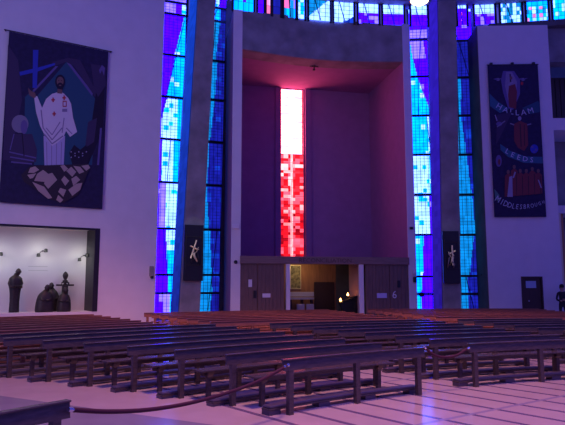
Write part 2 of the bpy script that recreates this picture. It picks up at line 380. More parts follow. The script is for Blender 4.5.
# paving stones
B.poly('b_brown', [(21, 175), (30, 166), (88, 164), (90, 168), (78, 195), (63, 203), (52, 200), (24, 182)])
for q in ([(30, 168), (35, 166.5), (39, 170), (34, 173), (28, 173)], [(27, 175), (36, 173.5), (33, 178), (30, 179)], [(37, 174), (43, 170), (48, 174), (44, 182), (34, 181)], [(45, 175), (52, 173), (57, 180), (48, 189), (44, 184)], [(60, 166), (64, 165), (68, 169), (64, 172)],
          [(66, 171), (71, 167), (76, 172), (72, 177)], [(73, 166), (80, 167), (84, 172), (79, 174)], [(81, 166), (88, 165), (90, 168), (86, 171)], [(64, 176), (69, 181), (65, 186), (61, 180)], [(71, 179), (76, 176), (80, 180), (73, 186)], [(60, 188), (66, 190), (63, 197), (58, 192)],
          [(68, 190), (76, 184), (82, 183), (80, 190), (72, 196)], [(58, 195), (63, 200), (60, 203), (56, 200)], [(32, 182), (44, 187), (52, 198), (48, 199), (38, 191)]):
    B.poly('b_tan', q)
o = B.mb.build('banner_cloth', [M[n] for n in names], t); o.location = (-bx0, 0, -bz0)
mb = MB(); mb.tube([(-.18, 0, bz1-bz0+.03), (bx1-bx0+.15, 0, bz1-bz0+.03)], .022)
mb.build('rod', M['black'], t)
for k in range(12):
    x = .25 + (bx1-bx0-.5)*k/11; MB().tube([(x, 0, bz1-bz0-.03), (x, -.03, bz1-bz0+.03), (x, .02, bz1-bz0+.05)], .008, 6).build('tie_ring', M['steel'], t)
for x in (-.12, bx1-bx0+.1): MB().box(x-.02, x+.02, 0, .095, bz1-bz0+.01, bz1-bz0+.05).build('bracket', M['black'], t)

# ------------------------------------------------------------------ right wall
rx0, _ = RW.at(488.3, 280); rx1, _ = RW.at(562.5, 280); rzt = RW.at(510, 25.5)[1]
dx0, _ = RW.at(522, 300); dx1, _ = RW.at(543.5, 300); dzt = RW.at(532, 276.5)[1]
mb = MB(); mb.box(rx0, dx0, 0, 1.6, 0, rzt); mb.box(dx1, rx1, 0, 1.6, 0, rzt); mb.box(dx0, dx1, 0, 1.6, dzt, rzt)
tag(RW.build(mb, 'wall_right', M['plaster_r']), kind='structure')
mb = MB(); mb.box(dx0, dx0+.06, -.03, .2, 0, dzt); mb.box(dx1-.06, dx1, -.03, .2, 0, dzt); mb.box(dx0, dx1, -.03, .2, dzt-.06, dzt)
tag(RW.build(mb, 'trim_2', M['door']), kind='structure')
D = RW.build(MB().box(dx0+.06, dx1-.06, .05, .10, 0.01, dzt-.06), 'door_1', M['door']); tag(D, kind='structure')
a, b_ = RW.at(526, 281), RW.at(536.5, 288)
MB().box(a[0], b_[0], .03, .052, b_[1], a[1]).build('vision_panel', M['glasspane'], D)
k = RW.at(529, 301); mb = MB(); mb.lathe([(.03, 0), (.035, .03), (.02, .05)], c=(0, 0, 0), n=10); o = mb.build('door_knob', M['steel'], D); o.location = (k[0], .03, k[1]); o.rotation_euler = (PI/2, 0, 0)

tag(RW.build(MB().box(rx0 - .025, rx0, .02, 1.6, 0, rzt), 'trim_15', M['concrete_d']), kind='structure')
# right banner
BY = -.10
p1, p2, p3, p4 = RW.at(487, 65.5, BY), RW.at(537, 64.5, BY), RW.at(495, 217, BY), RW.at(547, 217, BY)
bx0, bx1, bz1, bz0 = (p1[0]+p3[0])/2, (p2[0]+p4[0])/2, (p1[1]+p2[1])/2, (p3[1]+p4[1])/2
t = RW.empty('banner', bx0, BY, bz0, 'tall navy cloth banner lettered HALLAM, LEEDS and MIDDLESBROUGH on the right white wall', 'banner')
B = Banner(RW, BY, names); B.mb.box(bx0, bx1, -.003, .012, bz0, bz1)
B.poly('b_aqua', [(489, 93), (497, 101), (509, 109), (500, 113), (490, 106)]); B.poly('b_teal', [(522, 108), (538, 101), (539.5, 103), (540, 112), (530, 114)])
B.poly('b_mauve', [(503, 71), (514, 71), (520, 80), (520, 94), (513, 110), (508, 108), (503, 92), (501, 80)]); B.poly('b_fold', [(506, 72), (512, 72), (517, 82), (516, 96), (512, 106), (508, 100), (505, 86)])
B.poly('b_rust', [(509, 86), (515, 84), (517, 92), (516, 109), (509, 107), (508, 95)]); B.line('b_deep', (510, 74), (510.5, 82), 1.2); B.line('b_pale', (508, 85), (513, 82), .8); B.ell('b_skin', 511, 78, 1.3, 1.8)
for cx in (498, 523):
    B.ell('b_grey', cx, 79.5, 1.8, 1.5); B.poly('b_mauve', [(cx-5, 79), (cx-1, 78), (cx, 80.5)]); B.poly('b_mauve', [(cx+5, 78), (cx+1, 78.5), (cx, 80.5)])
B.ell('b_red', 522, 83.5, 1.3, 1.8)
for ch, x, y, r in zip('HALLAM', (499, 505.5, 511.5, 517, 523.5, 530.5), (106.8, 110.2, 112, 113, 112.7, 111), (-32, -20, -8, -2, 6, 14)): B.letter('b_text', ch, x, y, 6.2, r)
B.poly('b_dusk', [(497, 115), (512, 112), (506, 125), (496, 145)]); B.ell('b_mauve', 499, 124, 3, 2.2); B.line('b_pale', (495, 115), (497, 121), 1); B.line('b_grey', (497, 127), (505, 121), 1.1)
B.poly('b_rust', [(514, 124), (520, 121), (527, 124), (528, 145), (524, 151), (518, 148), (514, 141)]); B.ell('b_pale', 519.5, 118.5, 1.8, 2.2); B.line('b_brown', (520, 124), (521, 147), 1); B.line('b_brown', (524, 125), (524.5, 146), .8)
B.line('b_grey', (514, 125), (510, 123.5), 1.2); B.line('b_grey', (527, 125), (531, 124), 1.2)
B.poly('b_aqua', [(500, 144), (510, 151), (525, 156.5), (542.5, 157), (543, 163.5), (524, 163), (508, 157), (500.5, 150)])
for ch, x, y, r in zip('LEEDS', (507, 512.5, 518.5, 525, 531.5), (151.5, 155, 157.6, 159.3, 160.2), (-30, -25, -18, -10, -6)): B.letter('b_text', ch, x, y, 5.6, r)
B.ell('b_blue', 534, 149, 4, 4.5); B.ell('b_mauve', 532, 147, 1.2, 1.2); B.ell('b_mauve', 536, 150, 1.2, 1.2); B.ell('b_mauve', 534, 152, 1, 1)
B.ell('b_mauve', 498.5, 161, 3, 6); B.ell('b_rust', 499, 162, 1.3, 3)
for k, (x, yt) in enumerate(((508, 172), (514, 167), (520, 171), (526, 171), (532, 169), (538, 171))):
    B.poly('b_rust', [(x-3.2, yt+4), (x, yt+1), (x+3.4, yt+4), (x+4, 196 - k*.5), (x-3.5, 197 - k*.5)]); B.ell('b_skin', x, yt, 1.5, 2); B.line('b_brown', (x+2, yt+5), (x+2.5, 195), .7)
B.poly('b_pale', [(509, 177), (512, 176), (512.5, 197), (507, 197)]); B.line('b_pale', (515, 172), (513, 178), 1.4); B.line('b_pale', (538, 180), (541, 188), 1.2)
B.poly('b_green', [(494, 189), (499, 195), (499, 203), (495, 199)])
pos = [(497.5, 199.5), (501.5, 202.3), (505.3, 204), (509.3, 205.5), (513, 206.5), (516.8, 207), (520.6, 207.2), (524.3, 207), (528, 206.6), (531.8, 206), (535.6, 205), (539.3, 203.8), (543, 202.4)]
for i, (ch, (x, y)) in enumerate(zip('MIDDLESBROUGH', pos)): B.letter('b_text', ch, x, y, 6.8 - .27*i, -34 + 4*i, .75)
o = B.mb.build('banner_cloth', [M[n] for n in names], t); o.location = (-bx0, 0, -bz0)
mb = MB(); mb.tube([(-.04, 0, bz1-bz0+.02), (bx1-bx0+.04, 0, bz1-bz0+.02)], .02); mb.build('rod', M['black'], t)
for k in range(3):
    x = .18 + (bx1-bx0-.36)*k/2; MB().box(x-.06, x+.06, -.02, .10, bz1-bz0+.02, bz1-bz0+.13).build('bracket', M['black'], t, bevel=.01)

# bay to the right of the white wall: concrete spandrel, recesses and ledges
ex0 = rx1; ex1 = rx1 + 3.5
def rz(py, y=0): return RW.at(556, py, y)[1]
tag(RW.build(MB().box(ex0, ex1, .9, 1.6, rz(62, .9), rz(25, .9)), 'wall_spandrel', M['concrete']), kind='structure')
mb = MB(); mb.box(ex0, ex1, 2.4, 2.5, rz(118), rz(60))
for k in range(14): mb.box(ex0 + k*.25, ex0 + k*.25 + .2, 2.36, 2.4, rz(118), rz(62))
tag(RW.build(mb, 'wall_timber', M['door']), kind='structure')
tag(RW.build(MB().box(ex0, ex1, .02, 2.3, rz(130), rz(118)), 'trim_3', M['plaster_r']), kind='structure')
tag(RW.build(MB().box(ex0, ex1, 2.4, 2.6, 0, rz(129)), 'wall_bay', M['concrete']), kind='structure')
tag(RW.build(MB().box(ex0 + .12, ex1, .5, 2.3, rz(212), rz(204)), 'trim_4', M['plaster_r']), kind='structure')
tag(RW.build(MB().box(ex0 + .10, ex0 + .22, .3, .45, 0, rz(212)), 'trim_5', mat('cream_post', (.7, .6, .4), .6)), kind='structure')
tag(RW.build(MB().box(ex0 + .26, ex0 + .5, .7, .8, 0, rz(212)), 'trim_6', M['warmwood']), kind='structure')

# ------------------------------------------------------------------ centre chapel
cx0, _ = CH.at(239.8, 270); cx1, _ = CH.at(408.7, 270)
pw = .40; DEP = 4.9
ctl = CH.at(236, 10)[1]; ctr = CH.at(407, 24.5)[1]; CT = (ctl + ctr)/2
clz = (CH.at(243, 49)[1] + CH.at(402, 61.5)[1])/2          # soffit height
CW = Vector((7.5, -2.2))
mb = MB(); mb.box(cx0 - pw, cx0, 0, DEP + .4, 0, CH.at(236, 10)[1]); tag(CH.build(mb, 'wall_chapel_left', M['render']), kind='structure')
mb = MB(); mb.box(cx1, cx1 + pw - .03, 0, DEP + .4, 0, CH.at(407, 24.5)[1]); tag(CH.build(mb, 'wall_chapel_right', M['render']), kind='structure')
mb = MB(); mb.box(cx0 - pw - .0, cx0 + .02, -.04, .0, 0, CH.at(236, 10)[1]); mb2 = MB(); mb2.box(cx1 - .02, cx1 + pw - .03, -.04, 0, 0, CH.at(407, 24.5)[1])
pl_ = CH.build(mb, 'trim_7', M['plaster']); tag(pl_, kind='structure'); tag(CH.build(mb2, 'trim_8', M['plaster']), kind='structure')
# lintel: gently curved concrete band
mb = MB(); n = 16; rings = []
for k in range(n+1):
    u = k/n; x = cx0 + (cx1-cx0)*u; sag = .55*math.sin(PI*u)
    zt = CH.at(243, 11, sag)[1]*(1-u) + CH.at(403, 26, sag)[1]*u
    rings.append([(x, sag, clz), (x, sag + 1.0, clz), (x, sag + 1.0, zt), (x, sag, zt)])
mb.loft(rings); tag(CH.build(mb, 'wall_lintel', M['concrete']), kind='structure')
mb = MB(); mb.box(cx0, cx1, .7, DEP, clz + .012, clz + .25); tag(CH.build(mb, 'ceiling_chapel', M['render']), kind='structure')
# back wall with tall slot window
wx0, _ = CH.at(280, 150, DEP + .35); wx1, _ = CH.at(303, 150, DEP + .35)
beam1 = CH.at(300, 256.5)[1]; beam0 = CH.at(300, 264)[1]
mb = MB(); mb.box(cx0, wx0 - .02, DEP, DEP + .35, 0, clz + .2); mb.box(wx1 + .3, cx1, DEP, DEP + .35, 0, clz + .2)
mb.box(wx0 - .02, wx1 + .3, DEP, DEP + .35, 0, 2.4)
tag(CH.build(mb, 'wall_chapel_back', M['render']), kind='structure')

def glass(name, frame, y, x0, x1, z0, z1, colfn, nx_, nz_, mat_, rnd=.25, bc=5, bz=40):
    """backlit leaded glass: colour per small pane of a real sheet"""
    me = bpy.data.meshes.new(name); vs = []; fs = []; cols = []
    rows = {}
    for j in range(nz_+1):
        for i in range(nx_+1):
            x = x0 + (x1-x0)*i/nx_; z = z0 + (z1-z0)*j/nz_; vs.append((x, 0, z))
    R = random.Random(len(name) + int(x0*100))
    br = {}
    for j in range(nz_):
        for i in range(nx_):
            a = j*(nx_+1)+i; fs.append((a, a+1, a+nx_+2, a+nx_+1))
            u = (i+.5)/nx_; v = (j+.5)/nz_; key = (int(u*bc), int(v*bz))
            if key not in br: br[key] = (1 + R.uniform(-rnd, rnd), R.random())
            c = colfn(u, v, br[key][1]); q = br[key][0]; cols.append((c[0]*q, c[1]*q, c[2]*q, 1))
    me.from_pydata(vs, [], fs); me.materials.append(mat_)
    ca = me.color_attributes.new('glass_colour', 'FLOAT_COLOR', 'CORNER')
    buf = []
    for c in cols: buf += list(c)*4
    ca.data.foreach_set('color', buf); me.update()
    o = bpy.data.objects.new(name, me); COL.objects.link(o); o.location = frame.world(0, y); o.rotation_euler = (0, 0, frame.rz)
    return o
def redcol(u, v, r):
    if v > .64: 
        if u < .06 or u > .94: return (2.2, .12, .12)
        return (11, 1.5, 2.6)
    e = .47 < u < .53
    k = v/.64
    if e: return (2.5, .8, .9)
    if r < .10 + .55*max(0, k-.5): return (3.0, .85*k + .1, .9*k + .15)
    if r < .45: return (2.3, .16, .28)
    if r < .8: return (1.3, .012, .03)
    return (.55, .004, .015) if k < .5 else (1.7, .05, .09)
wz0 = 2.4; wz1 = clz + .05
mb = MB(); mb.box(wx0 - .34, wx0 - .03, DEP - .10, DEP, beam1, clz); mb.box(wx1 + .04, wx1 + .36, DEP - .10, DEP, beam1, clz)
tag(CH.build(mb, 'trim_14', M['render']), kind='structure')
W1 = glass('window_1', CH, DEP + .33, wx0, wx1, wz0, wz1, redcol, 20, 320, M['redglass'], .3, 6, 60); tag(W1, kind='structure')
mb = MB()
for k in range(1, 22): z = wz0 + (wz1-wz0)*k/22; mb.box(wx0, wx1, -.03, -.01, z-.008, z+.008)
mb.box((wx0+wx1)/2-.01, (wx0+wx1)/2+.01, -.03, -.01, wz0, wz0 + (wz1-wz0)*.5)
mb.build('leading', mat('red_leading', (.1, .01, .02), .6), W1)
mb = MB(); mb.box(wx1, wx1 + .3, DEP + .2, DEP + .35, 2.4, clz + .1); tag(CH.build(mb, 'trim_9', M['render']), kind='structure')

# timber screen with carved beam
sxl, _ = CH.at(286.5, 290); sxr, _ = CH.at(363.5, 290)
T = CH.empty('timber_screen', cx0, .0, 0, 'dark timber screen with a carved RECONCILIATION beam across the foot of the red-lit chapel', 'screen')
bm_ = MB().box(0, cx1-cx0, -.10, .12, beam0, beam1).build('beam', M['beamwood'], T, bevel=.01)
mb = MB(); lx, lz = CH.at(325.5, 260.7, -.1); text_mb(mb, 'RECONCILIATION', .27, 1.12, 1, lx - cx0, lz, 0, -.108); mb.build('carved_lettering', M['carve'], bm_)
def planks(a, b, nm='panel'):
    mb = MB(); n = max(3, int((b-a)/.16))
    for k in range(n): x = a + (b-a)*k/n; mb.box(x, x + (b-a)/n - .008, 0, .05, 0.01, beam0)
    mb.box(a, b, .03, .06, 0.01, beam0)
    return mb.build(nm, M['panelwood'], T)
lp = [CH.at(p, 285)[0] - cx0 for p in (241, 257.5, 286.5)]; rp = [CH.at(p, 285)[0] - cx0 for p in (363.5, 390, 411)]
d1 = planks(.0, lp[1], 'door'); planks(lp[1] + .02, lp[2] - .1); planks(rp[0] + .1, rp[1] - .02); d2 = planks(rp[1], cx1 - cx0, 'door')
for px0, px1 in ((286, 289.8), (359, 363.4)):
    a, b = CH.at(px0, 285)[0] - cx0, CH.at(px1, 285)[0] - cx0; MB().box(a, b, -.06, .09, 0, beam0).build('post', M['white'], T)
def fix(px0, py0, px1, py1, m, nm, par, d=-.03, frame=CH, off=None):
    a, b = frame.at(px0, py0, d), frame.at(px1, py1, d)
    return MB().box(a[0]-cx0, b[0]-cx0, d, 0.0, b[1], a[1]).build(nm, m, par, bevel=.004)
fix(248.5, 279.5, 252, 287, M['white'], 'notice', d1); fix(253.5, 290.5, 256.5, 298, M['black'], 'door_lock', d1)
fix(262.5, 293.5, 270.5, 297.5, M['white'], 'sign_plate', T)
fix(377, 293.2, 387, 298, mat('lilac_plate', (.5, .48, .75), .5), 'sign_plate', T); fix(397.3, 280.5, 400.5, 287.5, M['black'], 'door_lock', d2)
mb = MB(); lx, lz = CH.at(394.6, 295, -.04); text_mb(mb, '6', .50, 1, 1, lx - cx0, lz, 0, -.03); mb.build('numeral', M['white'], d2)

# rooms behind the screen
iz = beam0 + .02; IY = 3.6
ix = lambda px, y=IY: CH.at(px, 285, y)[0]
tag(CH.build(MB().box(cx0, ix(336), IY, IY+.1, 0, iz + .4), 'wall_inner', M['warmwood']), kind='structure')
tag(CH.build(MB().box(ix(336), cx1, IY, IY+.1, 0, iz + .4), 'wall_inner_dark', M['concrete_d']), kind='structure')
tag(CH.build(MB().box(ix(314), ix(334), IY-.06, IY, 0, 1.9), 'trim_10', M['door']), kind='structure')
tag(CH.build(MB().box(cx0, cx1, .2, IY+.5, iz + .25, iz + .32), 'ceiling_inner', M['concrete_d']), kind='structure')
a, b = CH.at(350, 266, 2.0)[0], CH.at(358.5, 266, .9)[0]
mb = MB().hexa([(a, 2.2, 0), (a+.06, 2.2, 0), (b+.06, .8, 0), (b, .8, 0)], [(a, 2.2, iz+.1), (a+.06, 2.2, iz+.1), (b+.06, .8, iz+.1), (b, .8, iz+.1)])
tag(CH.build(mb, 'wall_pink_panel', mat('pink_panel', (.55, .3, .3), .6)), kind='structure')
l = area('inner_room_lamp', CH.world(CH.at(302, 268, 2.6)[0], 2.6, iz + .1), CH.world(CH.at(305, 280, 3.6)[0], 3.5, 1.4), .5, 6.5, (1, .66, .36))
# icon
a, b = CH.at(290, 265, IY-.05), CH.at(301, 289, IY-.05)
t = CH.empty('icon_painting', a[0], IY, b[1], 'golden green painted panel hanging beside the white post inside the chapel entry', 'painting')
mb = MB(); mb.box(0, b[0]-a[0], -.05, -.02, 0, a[1]-b[1]); mb.build('painting_panel', mat('icon_paint', (.30, .27, .12), .5, noise=.8, scale=9), t)
mb = MB(); W_, H_ = b[0]-a[0], a[1]-b[1]
for q in ((0, .03, 0, H_), (W_-.03, W_, 0, H_), (0, W_, 0, .03), (0, W_, H_-.03, H_)): mb.box(q[0], q[1], -.07, -.045, q[2], q[3])
mb.build('picture_frame', M['gold'], t)
# white bench and table
a, b = CH.at(289, 292, 3.0), CH.at(314, 296.5, 3.0); z3 = CH.at(300, 299.5, 3.0)[1]
t = CH.empty('side_altar', a[0], 3.0, 0, 'white topped side altar below the painting inside the chapel entry', 'altar')
MB().box(0, b[0]-a[0], 0, .3, b[1], a[1]).build('upper_shelf', M['white'], t, bevel=.01)
MB().box(0, b[0]-a[0]-.03, -.15, .3, z3, b[1]-.04).build('tabletop', M['white'], t, bevel=.01)
for x in (.05, (b[0]-a[0])*.5, b[0]-a[0]-.15): MB().box(x, x+.08, -.05, .25, 0, z3).build('leg', M['door'], t)
for p in (296.5, 306):
    c0, c1 = CH.at(p, 304, 2.7), CH.at(p+7.5, 310, 2.7)
    t2 = CH.empty('white_box', c0[0], 2.6, 0, 'white panelled box standing under the side altar, ' + ('left one' if p < 300 else 'right one'), 'box', 'white boxes under the side altar')
    MB().box(0, c1[0]-c0[0], 0, .12, 0, c0[1]).build('front_panel', M['white'], t2, bevel=.01); MB().box(.04, c1[0]-c0[0]-.04, -.012, 0, .05, c0[1]-.05).build('inset', M['plaster'], t2)
# candle stand and armchair behind it
vy = 1.2; vx, vz = CH.at(343, 300, vy)
t = CH.empty('votive_stand', vx, vy, 0, 'black sloping votive candle stand in front of the pink panel', 'candle stand')
mb = MB().hexa([(-.22, -.2, vz-.14), (.62, -.2, vz+.10), (.62, .2, vz+.10), (-.22, .2, vz-.14)], [(-.22, -.2, vz-.10), (.62, -.2, vz+.2), (.62, .2, vz+.2), (-.22, .2, vz-.10)]); mb.build('tray', M['black'], t)
MB().hexa([(.05, -.14, .25), (.66, -.14, .25), (.66, .14, .25), (.05, .14, .25)], [(-.16, -.14, vz-.16), (.60, -.14, vz+.08), (.60, .14, vz+.08), (-.16, .14, vz-.16)]).build('cabinet', M['black'], t)
for x in (-.15, .5):
    for y in (-.15, .15): MB().tube([(x, y, 0), (x, y, vz-.10)], .02, 8).build('leg', M['black'], t)
for i, (px, py) in enumerate(((340.5, 300), (347.8, 294.5))):
    x, z = CH.at(px, py, vy)
    t2 = CH.empty('votive_candle', x, vy, z-.05, ('lit votive candle on the lower step of the black stand', 'lit votive candle higher on the black stand')[i], 'candle', 'lit votive candles')
    MB().lathe([(.05, .0), (.05, .06), (.045, .06)], n=12).build('glass_cup', M['candle'], t2); MB().lathe([(.012, .05), (.03, .09), (.005, .15)], n=10).build('flame', M['candle'], t2)
# small ceiling fitting
x, z = CH.at(314, 67, 1.4)
t = CH.empty('ceiling_sensor', x, 1.4, clz, 'small dark fitting hanging from the red-lit chapel ceiling', 'fitting')
MB().lathe([(.10, 0), (.10, -.03), (.03, -.05), (.03, -.15), (.07, -.18), (.07, -.22)][::-1], n=14).build('stem', M['black'], t); MB().box(-.22, .22, -.03, .03, -.05, -.02).build('cross_arm', M['black'], t)

# ------------------------------------------------------------------ columns
def column(name, f, b0, b1, t0, t1, yb, yt, depth):
    """leaning rib: front face between pixel columns at horizon level (b) and frame top (t)"""
    xb0, xb1 = f.at(b0, 290, yb)[0], f.at(b1, 290, yb)[0]; (xt0, zt), (xt1, _) = f.at(t0, 2, yt), f.at(t1, 2, yt)
    zb = f.at(b0, 290, yb)[1]
    def ext(z): k = (z-zb)/(zt-zb); return xb0+(xt0-xb0)*k, xb1+(xt1-xb1)*k, yb+(yt-yb)*k
    a = ext(0); c = ext(15); dpt = depth
    mb = MB().hexa([(a[0], a[2], 0), (a[1], a[2], 0), (a[1], a[2]+dpt, 0), (a[0], a[2]+dpt, 0)], [(c[0], c[2], 15), (c[1], c[2], 15), (c[1], c[2]+dpt, 15), (c[0], c[2]+dpt, 15)])
    o = f.build(mb, name, M['concrete']); return tag(o, kind='structure')
CL = Frame(-4.2, 25.7, 21); CR = Frame(7.6, 26.4, 0)
column('wall_rib_left', CL, 180.5, 200.8, 198, 215.5, 0, -.5, 2.6)
column('wall_rib_right', CR, 443, 461, 438.5, 456, 0, -.6, 2.4)

# ------------------------------------------------------------------ tall stained glass
CY = (.0, .78, 7.5); CW_ = (.62, 1.2, 8.0); VI = (.12, .002, 8.0); VW = (.42, .28, 7.0); BL = (.010, .014, .42); DB = (.008, .006, .25); MBl = (.008, .05, .70); SK = (.004, .30, .95)
def strip(name, frame, y, pxt, pxb, segs, trans, diag, idx):
    """pxt/pxb: pixel columns of the opening at the frame top and at y=300"""
    (xa, zt), (xb, _) = frame.at(pxt[0], 0, y), frame.at(pxt[1], 0, y); (xc, zb), (xd, _) = frame.at(pxb[0], 320, y), frame.at(pxb[1], 320, y)
    x0, x1 = min(xa, xc), max(xb, xd); z0, z1 = .3, zt + 1.2
    pxm = (pxt[0]+pxt[1])/2
    ytab = [(frame.at(pxm, q, y)[1], q) for q in range(-30, 335, 3)]
    def py_of(z):
        for i in range(len(ytab)-1):
            if ytab[i][0] >= z >= ytab[i+1][0]:
                k = (ytab[i][0]-z)/(ytab[i][0]-ytab[i+1][0]+1e-9); return ytab[i][1] + 3*k
        return -30 if z > ytab[0][0] else 330
    def colf(u, v, r):
        z = z0 + (z1-z0)*v; q = py_of(z); k = (q)/300.0
        xx = x0 + (x1-x0)*u; lo = xa+(xc-xa)*k; hi = xb+(xd-xb)*k; uu = (xx-lo)/(hi-lo)
        for ya, yb_, items in segs:
            if ya <= q < yb_:
                t_ = (q-ya)/(yb_-ya)
                for ua, ub, c in items:
                    if uu < ua + (ub-ua)*t_:
                        if c is VI and r > .965: return VW
                        if c is CW_ and r > .9: return CY
                        if c is CY and r > .955: return CW_
                        if c is BL and r > .85: return MBl
                        return c
        return BL
    ncol = 24
    o = glass(name, frame, y, x0, x1, z0, z1, colf, ncol, 340, M['stained'], .22, 5, 75); tag(o, kind='structure')
    mb = MB()
    for k in range(1, 6): x = x0+(x1-x0)*k/6; mb.box(x-.009, x+.009, -.02, -.005, z0, z1)
    for k in range(1, 110): z = z0+(z1-z0)*k/110; mb.box(x0, x1, -.02, -.005, z-.006, z+.006)
    mb.build('leading', M['frame'], o)
    mb = MB()
    for q in trans:
        z = frame.at(pxm, q, y)[1]; mb.box(x0-.05, x1+.05, -.10, -.02, z-.055, z+.055)
    mb.box(x0-.1, x0, -.1, .02, z0, z1); mb.box(x1, x1+.12, -.1, .02, z0, z1)
    mb.build('transoms', M['frame'], o)
    mb = MB()
    for (u0, q0, u1, q1) in diag:
        a = frame.at(pxm, q0, y)[1]; b = frame.at(pxm, q1, y)[1]
        P0 = Vector((x0+(x1-x0)*u0, -.045, a)); P1 = Vector((x0+(x1-x0)*u1, -.045, b)); mb.tube([P0, P1], .02, 5)
    if diag: mb.build('diagonal_bars', M['frame'], o)
    return o
G1 = Frame(-5.9, 27.3, 20)
strip('window_2', G1, 0, (164, 186), (153, 177), [
    (-60, 3, [(1, 1, VW)]), (3, 15, [(.55, .55, VW), (.8, .8, VI), (2, 2, CW_)]),
    (15, 56, [(.95, .55, VI), (2, 2, CY)]), (56, 98, [(.6, .25, VI), (2, 2, CY)]), (98, 118, [(.3, .1, VI), (.75, .75, CW_), (2, 2, CY)]), (118, 140, [(.1, .06, VI), (.75, .78, CW_), (2, 2, CY)]),
    (140, 183, [(.12, .12, VI), (.62, .62, CW_), (2, 2, CY)]), (183, 229, [(.12, .12, VI), (.38, .4, VW), (.85, .85, CW_), (2, 2, CY)]),
    (229, 250, [(.42, .48, VI), (.9, .8, CW_), (2, 2, CY)]), (250, 275, [(.48, .55, VI), (2, 2, CY)]), (275, 293, [(.6, .6, VI), (2, 2, CY)]), (293, 340, [(.15, .15, VI), (.4, .4, VI), (.66, .66, VW), (2, 2, CY)])],
    (3, 15, 56, 98, 140, 183, 229, 275, 293), ((.95, 20, .1, 118), (.55, 56, .6, 98), (.5, 140, .4, 183), (.3, 229, .5, 275)), 2)
strip('window_3', G1, .35, (213, 227), (199, 222), [
    (-60, 9, [(.5, .5, CW_), (2, 2, VI)]), (9, 22, [(.55, .55, CY), (2, 2, BL)]), (22, 62, [(.55, .32, SK), (2, 2, BL)]), (62, 101, [(.45, .35, SK), (2, 2, BL)]),
    (101, 143, [(.35, .18, SK), (2, 2, BL)]), (143, 186, [(.15, .12, SK), (2, 2, BL)]), (186, 230, [(.1, .3, SK), (2, 2, BL)]), (230, 275, [(.35, .5, SK), (2, 2, BL)]), (275, 293, [(.5, .55, SK), (2, 2, BL)]), (293, 340, [(.5, .5, SK), (.75, .75, BL), (2, 2, DB)])],
    (9, 22, 62, 101, 143, 186, 230, 275, 293), ((.75, 0, .35, 22), (.5, 22, .25, 101), (.7, 230, .35, 310)), 3)
G2 = Frame(7.2, 28.1, -6)
strip('window_4', G2, 0, (409, 430.5), (417, 440), [
    (-60, 8, [(2, 2, BL)]), (8, 12.5, [(2, 2, CW_)]), (12.5, 30, [(2, 2, VI)]), (30, 41, [(2, 2, VW)]), (41, 58, [(.0, .1, CY), (.6, .7, VW), (2, 2, VI)]), (58, 77, [(.1, .3, CY), (2, 2, VI)]), (77, 116, [(.3, .9, CY), (2, 2, VI)]),
    (116, 155, [(.68, .72, CY), (2, 2, CW_)]), (155, 195, [(.7, .72, CW_), (.85, .8, CY), (2, 2, VI)]), (195, 235, [(.7, .7, CW_), (2, 2, VI)]), (235, 276, [(.38, .32, CY), (2, 2, VI)]), (276, 340, [(.25, .2, CY), (.4, .4, VI), (2, 2, VI)])],
    (40, 77, 116, 155, 195, 235, 276.5, 294), ((.75, 8, .45, 40), (.35, 77, .5, 40), (.3, 116, .35, 77), (.8, 155, .65, 116), (.85, 235, .75, 155)), 4)
strip('window_5', G2, .1, (454, 471), (458, 484), [
    (-60, 8, [(2, 2, BL)]), (8, 12, [(2, 2, CW_)]), (12, 41, [(2, 2, VI)]), (41, 78, [(2, 2, BL)]), (78, 116, [(.3, .28, SK), (2, 2, BL)]), (116, 155, [(.28, .5, SK), (2, 2, BL)]), (155, 195, [(.5, .68, SK), (2, 2, BL)]),
    (195, 235, [(.7, .8, SK), (2, 2, BL)]), (235, 276, [(.72, .5, SK), (2, 2, BL)]), (276, 340, [(.4, .5, SK), (2, 2, BL)])],
    (41, 78, 116, 155, 195, 235, 276, 294), ((.3, 30, .8, 78), (.3, 78, .3, 155), (.2, 155, .2, 235), (.35, 276, .7, 320)), 5)
# dark jambs between glass and the neighbouring walls
def jamb(name, f, y, pt, pb, d=.12, m='concrete_d'):
    (a, zt), (b, _) = f.at(pt[0], 0, y), f.at(pt[1], 0, y); (c, _), (e, _) = f.at(pb[0], 300, y), f.at(pb[1], 300, y)
    zb = f.at(pb[0], 300, y)[1]; k = (0 - zb)/(zt-zb)
    lo = [c+(a-c)*k, e+(b-e)*k]
    mb = MB().hexa([(lo[0], y, 0), (lo[1], y, 0), (lo[1], y+d, 0), (lo[0], y+d, 0)], [(a, y, zt), (b, y, zt), (b, y+d, zt), (a, y+d, zt)])
    tag(f.build(mb, name, M[m]), kind='structure')
jamb('trim_11', G1, .2, (226.5, 236), (219.5, 234))
jamb('trim_12', G2, -.1, (430.8, 440), (438.8, 446))
jamb('trim_13', G2, -.05, (470.5, 482), (481.5, 493))

